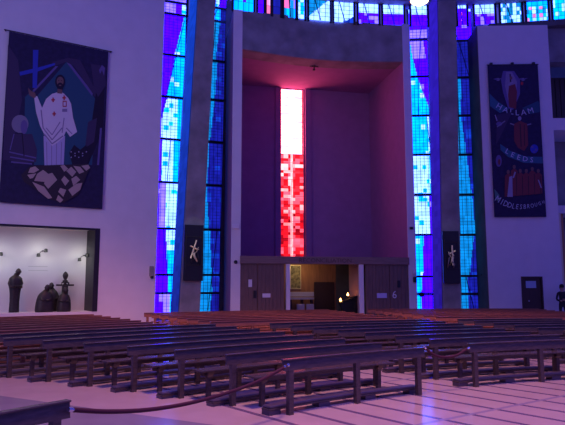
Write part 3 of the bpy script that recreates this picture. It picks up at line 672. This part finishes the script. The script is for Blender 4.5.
def flank(name, f, b, tp, yb, yt, depth, c0, c1):  # blue light on the concrete rib sides, put in as glowing strips
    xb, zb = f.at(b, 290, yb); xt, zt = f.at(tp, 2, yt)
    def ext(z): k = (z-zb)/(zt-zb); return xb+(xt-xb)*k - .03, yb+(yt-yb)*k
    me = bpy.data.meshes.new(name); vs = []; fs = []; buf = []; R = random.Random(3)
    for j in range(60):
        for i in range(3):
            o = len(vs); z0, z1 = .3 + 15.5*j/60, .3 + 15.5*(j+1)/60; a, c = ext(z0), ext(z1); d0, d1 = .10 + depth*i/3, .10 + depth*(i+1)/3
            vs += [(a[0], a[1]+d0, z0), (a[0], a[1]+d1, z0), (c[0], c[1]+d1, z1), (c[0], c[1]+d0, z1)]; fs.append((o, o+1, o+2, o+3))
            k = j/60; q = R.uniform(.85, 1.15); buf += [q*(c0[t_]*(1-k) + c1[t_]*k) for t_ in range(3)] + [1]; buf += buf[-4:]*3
    me.from_pydata(vs, [], fs); me.materials.append(M['stained']); ca = me.color_attributes.new('glass_colour', 'FLOAT_COLOR', 'CORNER'); ca.data.foreach_set('color', buf); me.update()  # window glass material borrowed to make the strips glow
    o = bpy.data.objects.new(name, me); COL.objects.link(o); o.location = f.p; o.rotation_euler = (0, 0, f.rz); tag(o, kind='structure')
flank('rib_side_glow_left', CL, 180.5, 198, 0, -.5, 1.8, (.010, .02, .30), (.006, .055, .62))
flank('rib_side_glow_right', CR, 443, 438.5, 0, -.6, 1.6, (.020, .008, .28), (.030, .012, .55))

# ------------------------------------------------------------------ ring of clerestory glass
def ringpt(px, py, R):     # where the view ray meets the upright cylinder of radius R about the hall centre
    d = ray(px, py); ox, oy = -CW.x, -CW.y
    A = d.x**2 + d.y**2; Bq = 2*(ox*d.x + oy*d.y); Cq = ox*ox + oy*oy - R*R
    t_ = (-Bq + math.sqrt(Bq*Bq - 4*A*Cq))/(2*A); return Vector((0, 0, HC)) + d*t_
RR = 29.6
zr0 = (ringpt(244, 11, RR).z + ringpt(400, 25.5, RR).z + ringpt(330, 21, RR).z)/3
zr1 = ringpt(390, 5, RR).z
R_ = random.Random(4)
pans = [(232.5, 254, 'w'), (257, 264, 'v'), (265.5, 271, 'r'), (272, 281, 'b'), (283, 296, 'p'), (297, 305, 'c'), (308, 330.5, 'W'), (333, 354, 'D'), (357.5, 379, 'V'), (382, 404, 'X'), (410, 427.5, 'X'), (456.5, 467, 'R'), (473.5, 495, 'V'), (499.5, 522, 'L'), (525.5, 548.5, 'C'), (552, 576, 'c'), (579, 602, 'w')]
def pancol(k, u, v, r):
    if k == 'w': return CW_ if v > .35 and r < .6 else (CY if r < .8 else VI)
    if k == 'v': return CW_ if v > .5 else VI
    if k == 'r': return (1.8, .3, .8) if r < .6 else (1.2, .6, 1.6)
    if k == 'b': return CW_ if (v > .4 and r > .4) else (BL if r < .3 else VI)
    if k == 'p': return (CY, VI, CY, VW, (1.4, .2, .7), SK)[int(r*5.99)]
    if k == 'c': return CY if r < .7 else CW_
    if k == 'W': return CW_ if (v < .15 + u*1.0 and u > .05) else SK
    if k == 'D': return CW_ if u > .0 and not (u > .45 and v < (u-.45)*.6) else MBl
    if k == 'V': return CW_ if v > .55 else (VI if r < .75 else VW)
    if k == 'X': return CW_ if v > .55 else VI
    if k == 'R': return (2.2, .15, .3) if (.4 < u < .6 and .2 < v < .65) else (CW_ if v > .85 else VI)
    if k == 'L': return CW_ if r < .5 else SK
    if k == 'C': return (CW_, CY, SK, CY, (1.2, .3, .9))[int(r*4.99)] if v < .75 else CY
    return CY
def az_of(px): p = ringpt(px, 12, RR); return math.atan2(p.x-CW.x, p.y-CW.y)
mbl = MB(); me = bpy.data.meshes.new('window_6'); vs = []; fs = []; buf = []; 
lead = MB(); mull = MB()
def rp_(a, z, R=RR): return (CW.x + R*math.sin(a), CW.y + R*math.cos(a), z)
for (pa, pb, kk) in pans:
    a0, a1 = az_of(pa), az_of(pb); nu = max(4, int((pb-pa)/1.1)); nv = 20; br = {}
    top = zr1 + (1.2 if pb < 300 else .0)
    for i in range(nu):
        for j in range(nv):
            o = len(vs); A0, A1 = a0+(a1-a0)*i/nu, a0+(a1-a0)*(i+1)/nu; Z0, Z1 = zr0+(top-zr0)*j/nv, zr0+(top-zr0)*(j+1)/nv
            vs += [rp_(A0, Z0), rp_(A1, Z0), rp_(A1, Z1), rp_(A0, Z1)]; fs.append((o, o+1, o+2, o+3))
            u, v = (i+.5)/nu, (j+.5)/nv; key = (i//3, j//4)
            if key not in br: br[key] = (R_.random(), R_.uniform(.75, 1.2))
            c = pancol(kk, u, v, br[key][0]); q = br[key][1]; buf += [c[0]*q, c[1]*q, c[2]*q, 1]*4
    nl = max(1, int((pb-pa)/5))
    for i in range(1, nl): A = a0+(a1-a0)*i/nl; lead.tube([rp_(A, zr0, RR-.02), rp_(A + .001, top, RR-.02)], .012, 4)
    for j in range(1, 5): z = zr0+(top-zr0)*j/5; lead.tube([rp_(a0, z, RR-.02), rp_(a1, z, RR-.02)], .009, 4)
    for A in (a0, a1): mull.tube([rp_(A, zr0-.1, RR-.05), rp_(A, top+.1, RR-.05)], .06, 6)
    if kk in 'pWDVXRL': A = a0+(a1-a0)*.3; mull.tube([rp_(A, top, RR-.04), rp_(a0+(a1-a0)*.55, zr0, RR-.04)], .025, 5)
me.from_pydata(vs, [], fs); me.materials.append(M['stained']); ca = me.color_attributes.new('glass_colour', 'FLOAT_COLOR', 'CORNER'); ca.data.foreach_set('color', buf); me.update()
W6 = bpy.data.objects.new('window_6', me); COL.objects.link(W6); tag(W6, kind='structure')
lead.build('leading', M['frame'], W6); mull.build('mullions', M['frame'], W6)
def ringband(name, pa, pb, z0, z1, r0, r1, m):
    a0, a1 = az_of(pa), az_of(pb); n = 24; rings = []
    for k in range(n+1):
        a = a0+(a1-a0)*k/n; rings.append([rp_(a, z0, r0), rp_(a, z0, r1), rp_(a, z1, r1), rp_(a, z1, r0)])
    mb = MB(); mb.loft(rings); return tag(mb.build(name, m), kind='structure')
ringband('wall_ring_beam', 285, 640, zr1, zr1 + 1.6, RR - .5, RR + .4, M['concrete'])
ringband('wall_outer', 120, 640, 0, zr1 + 1.2, RR + 6.0, RR + 6.3, M['concrete_d'])
ringband('wall_right_head', 488, 640, zr0 - .3, zr0, RR - .1, RR + .4, M['concrete_d'])

# ------------------------------------------------------------------ stations of the cross on the ribs
def station(f, yb, px0, px1, py0, py1, lab, flip):
    a, b = f.at(px0, py0, yb), f.at(px1, py1, yb); W_, H_ = b[0]-a[0], a[1]-b[1]
    t = f.empty('station_of_the_cross', a[0], yb, b[1], lab, 'relief', 'gilded stations on the concrete ribs')
    MB().box(0, W_, 0, .12, 0, H_).build('backing_panel', M['black'], t, bevel=.01)
    mb = MB()
    for z in (.28*H_, .78*H_): mb.tube([(.03*W_, -.08, z), (.97*W_, -.08, z)], .012, 6)
    mb.tube([(.08*W_, -.08, .2*H_), (.08*W_, -.08, .85*H_)], .012, 6); mb.tube([(.9*W_, -.08, .28*H_), (.9*W_, -.08, .78*H_)], .012, 6)
    for q in (.15, .5, .85): mb.tube([(q*W_, 0, .78*H_), (q*W_, -.08, .78*H_)], .012, 6)
    mb.build('rail_frame', M['bronze'], t)
    s = -1 if flip else 1; X = lambda u: (.5 + s*(u-.5))*W_
    mb = MB(); mb.tube([(X(.32), -.10, .40*H_), (X(.60), -.12, .72*H_)] if not flip else [(.55*W_, -.1, .34*H_), (.52*W_, -.12, .72*H_)], .035, 6); mb.tube([(X(.28), -.12, .62*H_), (X(.72), -.12, .55*H_)], .035, 6)
    mb.build('cross', M['gold'], t)
    mb = MB(); c = X(.5)
    mb.ball((X(.44), -.13, .53*H_), .05, .05, .06, 8); mb.tube([(X(.46), -.12, .50*H_), (X(.52), -.12, .42*H_), (X(.66), -.12, .34*H_)], [.06, .05, .03], 7)
    mb.tube([(X(.5), -.12, .48*H_), (X(.62), -.14, .52*H_), (X(.7), -.12, .6*H_)], .022, 6)
    mb.build('fallen_figure', M['gold'], t, smooth=True)
    mb = MB()
    mb.tube([(X(.52), -.12, .42*H_), (X(.36), -.12, .36*H_), (X(.42), -.12, .30*H_)], .024, 6); mb.tube([(X(.66), -.12, .5*H_), (X(.72), -.12, .4*H_), (X(.78), -.1, .29*H_)], .028, 6)
    mb.ball((X(.68), -.12, .55*H_), .04, .04, .05, 8); mb.build('attendant_figure', M['bronze'] if not flip else mat('dull_brass', (.3, .25, .22), .4, metal=.6), t, smooth=True)
station(CL, -.22, 184.6, 203.0, 224.5, 281, 'dark panel with bright gold tilted cross on the left concrete rib', False)
station(CR, -.22, 442.2, 460.6, 231, 283.5, 'dark panel with pale gold crossed figures on the right concrete rib', True)
sp = bpy.data.lights.new('station_spot', 'SPOT'); sp.energy = 60; sp.spot_size = math.radians(25); sp.color = (1, 1, .7); sp.shadow_soft_size = .05
o = bpy.data.objects.new('station_spot', sp); COL.objects.link(o); A = CL.world(.3, -2.2, 7.5); o.location = A
tg = CL.world(CL.at(193, 250)[0], -.2, CL.at(193, 252)[1]); o.rotation_euler = (tg - A).to_track_quat('-Z', 'Y').to_euler()
o2 = o.copy(); o2.data = sp.copy(); o2.data.energy = 25; COL.objects.link(o2); A = CR.world(-.2, -2.2, 7.5); o2.location = A
tg = CR.world(CR.at(451, 252)[0], -.2, CR.at(451, 255)[1]); o2.rotation_euler = (tg - A).to_track_quat('-Z', 'Y').to_euler()

# ------------------------------------------------------------------ small wall fittings
def speaker(f, px, py, wpx, hpx, m, nm, lab, cat, d=.10, y=-.04, round_=False):
    a, b = f.at(px - wpx/2, py - hpx/2, y), f.at(px + wpx/2, py + hpx/2, y); cx, cz = (a[0]+b[0])/2, (a[1]+b[1])/2
    t = f.empty(nm, cx, y, b[1], lab, cat); w_, h_ = (b[0]-a[0])/2, a[1]-b[1]
    if round_:
        mb = MB(); mb.lathe([(w_, 0), (w_, d*.7), (w_*.7, d)], n=16); o = mb.build('housing', m, t); o.rotation_euler = (PI/2, 0, 0); o.location = (0, 0, h_/2)
        mb = MB(); mb.lathe([(w_*.6, 0), (w_*.5, .01)], n=16); o = mb.build('grille', M['frame'], t); o.rotation_euler = (PI/2, 0, 0); o.location = (0, -d, h_/2)
    else:
        MB().box(-w_, w_, -d, 0, 0, h_).build('housing', m, t, bevel=.015); MB().box(-w_*.7, w_*.7, -d-.008, -d, h_*.15, h_*.85).build('front_cover', m, t)
speaker(LW, 151.2, 271.2, 3.6, 10, M['concrete'], 'wall_box', 'small grey box beside the left end of the violet glass', 'box', y=0)
speaker(LW, 151.6, 277, 3, 3.5, M['black'], 'wall_button', 'small black unit below the grey wall box at left', 'switch', y=-.0, round_=True)
speaker(CH, 235.3, 226.5, 7, 5, M['white'], 'emergency_light', 'small white box on the left chapel pier beside the stained glass', 'light', y=-.05)
speaker(CH, 235.6, 262, 3.6, 3.6, M['black'], 'round_speaker', 'small round black speaker on the left chapel pier', 'speaker', y=-.05, round_=True)
speaker(CH, 411, 228.3, 3, 2.6, M['black'], 'camera_unit', 'tiny black camera high on the right chapel pier', 'camera', y=-.05)
speaker(CH, 413.5, 271.5, 3.4, 5, M['white'], 'wall_sensor', 'small pale box on the right chapel pier above a black speaker', 'sensor', y=-.05)
speaker(CH, 414.5, 279.5, 3.4, 5.5, M['black'], 'box_speaker', 'small black box speaker on the right chapel pier', 'speaker', y=-.05)
speaker(G2, 421.5, 294.5, 5.5, 5, M['black'], 'window_speaker', 'black round unit fixed against the foot of the violet window', 'speaker', y=-.15, round_=True)
x, z = RW.at(483, 271, .9); t = RW.empty('window_opener', x, .9, z-.2, 'thin pale slanted rod beside the right stained glass', 'handle')
MB().tube([(-.07, 0, .05), (.14, 0, .38)], .02, 6).build('rod', M['white'], t); MB().box(-.1, -.04, -.02, .06, 0, .08).build('bracket', M['black'], t)

# ------------------------------------------------------------------ pendant lamp high in front
LD = 15.0; d = ray(419.5, .5); p = Vector((0, 0, HC)) + d*(LD/d.y)
t = empty('pendant_lamp', p, 0, 'round glowing pendant lamp cut by the top edge of the photo', 'lamp')
MB().lathe([(.02, -.10), (.15, -.085), (.22, -.04), (.25, 0)], n=28).build('diffuser', M['lamp'], t, smooth=True)
MB().lathe([(.27, -.01), (.27, .04), (.20, .16), (.05, .24), (.02, .24)], n=28).build('shade', M['steel'], t, smooth=True)
MB().tube([(0, 0, .24), (0, 0, 5)], .012, 6).build('cable', M['black'], t)

# ------------------------------------------------------------------ pews
PC = Vector((9.3, -3.0))
ORD = ['front', 'second', 'third', 'fourth', 'fifth', 'sixth', 'seventh', 'eighth', 'ninth']
R2 = math.radians
def pew(r, a0d, a1d, label, group, desk=False, far=False, jitter=0, nposts=None, PCo=None):
    pc = PCo or PC; PW = M['pew_warm_lit'] if r > 22 else M['pew']
    a0, a1 = R2(a0d), R2(a1d); am = (a0+a1)/2; L = r*(a1-a0)
    t = empty('pew', (pc.x + r*math.sin(am), pc.y + r*math.cos(am), 0), -am, label, 'pew', group)
    e = .13/r
    MB().arc(r, am, r, r+.04, .59, .73, a0, a1, .02).build('backrest', PW, t, bevel=.006)
    MB().arc(r, am, r-.005, r+.075, .727, .745, a0, a1).build('top_rail', PW, t, bevel=.006)
    n = nposts or max(2, round(L/1.35) + 1)
    for k in range(n):
        a = a0 + e + (a1-a0-2*e)*k/(n-1); da = .040/r
        mb = MB(); mb.arc(r, am, r+.0, r+.07, 0, .595, a-da, a+da); mb.build('post', PW, t)
    if not desk:
        s0 = a0 + .22/r; s1 = a1 - .05/r
        MB().arc(r, am, r-.40, r-.11, .42, .448, s0, s1).build('seat', PW, t, bevel=.006)
        MB().arc(r, am, r-.28, r-.23, .35, .42, s0 + .1/r, s1 - .1/r).build('seat_bearer', PW, t)
        ml = max(2, n - 1)
        for k in range(ml):
            a = s0 + .22/r + (s1-s0-.50/r)*k/(ml-1); da = .034/r; dt = .06/r
            mb = MB(); rc = r-.27
            f = lambda R, A, z: (R*math.sin(A-am), R*math.cos(A-am)-r, z)
            mb.loft([[f(rc-w/2, a-q, z), f(rc+w/2, a-q, z), f(rc+w/2, a+q, z), f(rc-w/2, a+q, z)] for z, q, w in ((0, da, .06), (.32, da, .07), (.37, dt, .14), (.42, dt, .18))])
            mb.build('leg', PW, t)
    q0, q1 = a0 - .14/r, a1 - .02/r
    h = .03 if desk else 0
    kb = MB().arc(r, am, r+.14, r+.32, .035+h, .06+h, q0, q1).build('kneeler', PW, t, bevel=.006)
    MB().arc(r, am, r+.145, r+.315, .06+h, .095+h, q0 + .01/r, q1 - .01/r).build('kneeler_pad', M['kneeler'], kb, bevel=.015)
    for k in range(n + 1):
        a = q0 + .1/r + (q1-q0-.2/r)*k/n; da = .10/r
        MB().arc(r, am, r+.15, r+.31, 0, .035+h, a-da, a+da).build('foot_block', M['kneeler'], kb)
    return t
# near ring, middle block (its left ends step outwards)
for i in range(8):
    r = 14.43 + .99*i
    pew(r, -40.0 - .95*i, -28.95 - .3*i, ('dark curved pew nearest the camera in the middle block, tied to maroon ropes' if i == 0 else f'dark curved wooden pew, {ORD[i]} row back in the near middle block'), 'pews of the near middle block', desk=(i == 0), nposts=3 if i == 0 else None)
# near ring, right block
for i in range(8):
    r = 14.56 + .92*i
    pew(r, -24.6 - .38*i, -12.0 - (1.6 if i > 0 else 0), ('dark curved pew nearest the camera in the right block, with long kneeler' if i == 0 else f'dark curved wooden pew, {ORD[i]} row back in the near right block'), 'pews of the near right block', desk=(i == 0))
for i in range(2, 8):
    r = 14.56 + .92*i
    pew(r, -10.4 - .1*i, -2, f'dark pew beyond the right aisle, {ORD[i]} row, cut by the right edge', 'pews of the far right near block', far=True)
# near ring, left block: only the corner of the front pew shows
pew(13.90, -68, -53.42, 'dark wooden pew whose corner fills the bottom left of the photo', 'pew at the bottom left', desk=True)
# far ring
for i in range(8):
    r = 22.3 + .86*i
    pew(r, -46, -33.7 - .05*i, f'warm-lit brown pew below the statue recess, {ORD[i]} row back in the far block', 'pews of the far left block', far=True)
    pew(r, -30.4, -14.7 - .05*i, f'warm-lit brown pew before the timber screen, {ORD[i]} row back in the far block', 'pews of the far middle block', far=True)
    pew(r, -11.3 - .05*i, 3.5, f'brown pew before the right white wall, {ORD[i]} row back in the far block', 'pews of the far right block', far=True)

# ------------------------------------------------------------------ ropes
def gp(px, py, D):
    d = ray(px, py); return Vector((0, 0, HC)) + d*(D/d.y)
def rope(pts, lab, ends):
    # Catmull-Rom through the points
    P = [pts[0]] + pts + [pts[-1]]; out = []
    for i in range(1, len(P)-2):
        for k in range(10):
            s = k/10; a, b, c, d = P[i-1], P[i], P[i+1], P[i+2]
            out.append(.5*((2*b) + (c-a)*s + (2*a-5*b+4*c-d)*s*s + (3*b-a-3*c+d)*s**3))
    out.append(pts[-1]); base = pts[0].copy()
    t = empty('barrier_rope', base, 0, lab, 'rope', 'maroon barrier ropes')
    MB().tube([p - base for p in out], .022, 8).build('rope', M['rope'], t, smooth=True)
    for A, B in ends:
        dd = (B - A).normalized(); MB().tube([A - base - dd*.06, A - base + dd*.07], .018, 8).build('clip', M['steel'], t)
p0 = gp(73.5, 409.8, 5.22); p9 = gp(286.5, 366, 7.98)
rope([p0, gp(110, 411.6, 5.6), gp(150, 409.5, 6.15), gp(190, 403, 6.7), gp(230, 392, 7.2), gp(262, 379.5, 7.6), p9], 'long maroon rope sagging from the bottom left pew corner to the front middle pew', [(p0, gp(90, 411, 5.4)), (p9, gp(280, 369, 7.85))])
q0 = gp(426, 348.5, 9.75); q9 = gp(467, 349, 10.15)
rope([q0, gp(433, 354.5, 9.8), gp(444, 357.3, 9.9), gp(456, 355.5, 10.0), q9], 'short maroon rope looped across the aisle to the right block', [(q0, gp(430, 352, 9.78)), (q9, gp(463, 351.5, 10.1))])

# ------------------------------------------------------------------ person by the right wall
def person():
    D_ = 25.6; d = ray(562.5, 300); X = d.x*D_/d.y
    t = empty('person', (X, D_, 0), R2(-12), 'person in dark jacket and trousers standing at the far right wall corner', 'person')
    me = bpy.data.meshes.new('body')
    V = [(0, 0, .93), (0, 0, 1.12), (0, 0, 1.30), (0, 0, 1.42), (0, -.01, 1.50), (0, -.02, 1.60), (0, -.02, 1.70),
         (.17, 0, 1.40), (.24, .0, 1.12), (.14, -.18, 1.08), (.05, -.22, 1.12), (-.17, 0, 1.40), (-.24, .0, 1.12), (-.14, -.18, 1.06), (-.05, -.22, 1.08),
         (.10, 0, .88), (.11, -.01, .48), (.11, .02, .07), (.12, -.14, .04), (-.10, 0, .88), (-.11, -.01, .48), (-.11, .02, .07), (-.12, -.14, .04)]
    E = [(0,1),(1,2),(2,3),(3,4),(4,5),(5,6),(3,7),(7,8),(8,9),(9,10),(3,11),(11,12),(12,13),(13,14),(0,15),(15,16),(16,17),(17,18),(0,19),(19,20),(20,21),(21,22)]
    Rr = [.14, .13, .16, .11, .055, .095, .07, .075, .055, .045, .035, .075, .055, .045, .035, .10, .07, .05, .04, .10, .07, .05, .04]
    me.from_pydata(V, E, []); o = bpy.data.objects.new('body', me); COL.objects.link(o); o.parent = t
    sk = o.modifiers.new('skin', 'SKIN'); me.skin_vertices  # radii per joint
    for i, v in enumerate(me.skin_vertices[0].data): v.radius = (Rr[i], Rr[i]*.8); v.use_root = (i == 0)
    sk.use_smooth_shade = True
    sb = o.modifiers.new('sub', 'SUBSURF'); sb.levels = 1; sb.render_levels = 2
    me.materials.append(M['skin'])
    dg = bpy.context.evaluated_depsgraph_get(); ev = o.evaluated_get(dg); m2 = bpy.data.meshes.new_from_object(ev); m2.name = 'body'
    m2.materials.clear(); m2.materials.append(M['skin']); m2.materials.append(M['jacket']); m2.materials.append(M['trouser'])
    for p in m2.polygons:
        c = p.center; p.material_index = 0 if (c.z > 1.47 or (c.y < -.205 and 1.0 < c.z < 1.2)) else (1 if c.z > .86 else 2)
    o.modifiers.clear(); o.data = m2
    mb = MB(); mb.ball((0, .0, 1.70), .10, .115, .10); mb.ball((0, .04, 1.64), .095, .08, .12); mb.build('hair', M['hair'], t, smooth=True)
    mb = MB()
    for q in (-1, 1): mb.ball((q*.035, -.105, 1.645), .013, .008, .009, 8)
    mb.build('eyes', M['hair'], t); mb = MB(); mb.ball((0, -.118, 1.615), .014, .02, .025, 8); mb.build('nose', M['skin'], t, smooth=True)
    mb = MB()
    for q in (-1, 1):
        for k in range(4): x = q*.05; z = 1.085 + .016*k; mb.tube([(x, -.235, z), (x - q*.05, -.255, z - .004), (x - q*.085 + .01*q*(k % 2), -.245, z - .012)], .009, 6)
        mb.tube([(q*.05, -.23, 1.14), (q*.02, -.26, 1.165)], .010, 6)
    mb.build('fingers', M['skin'], t, smooth=True)
person()
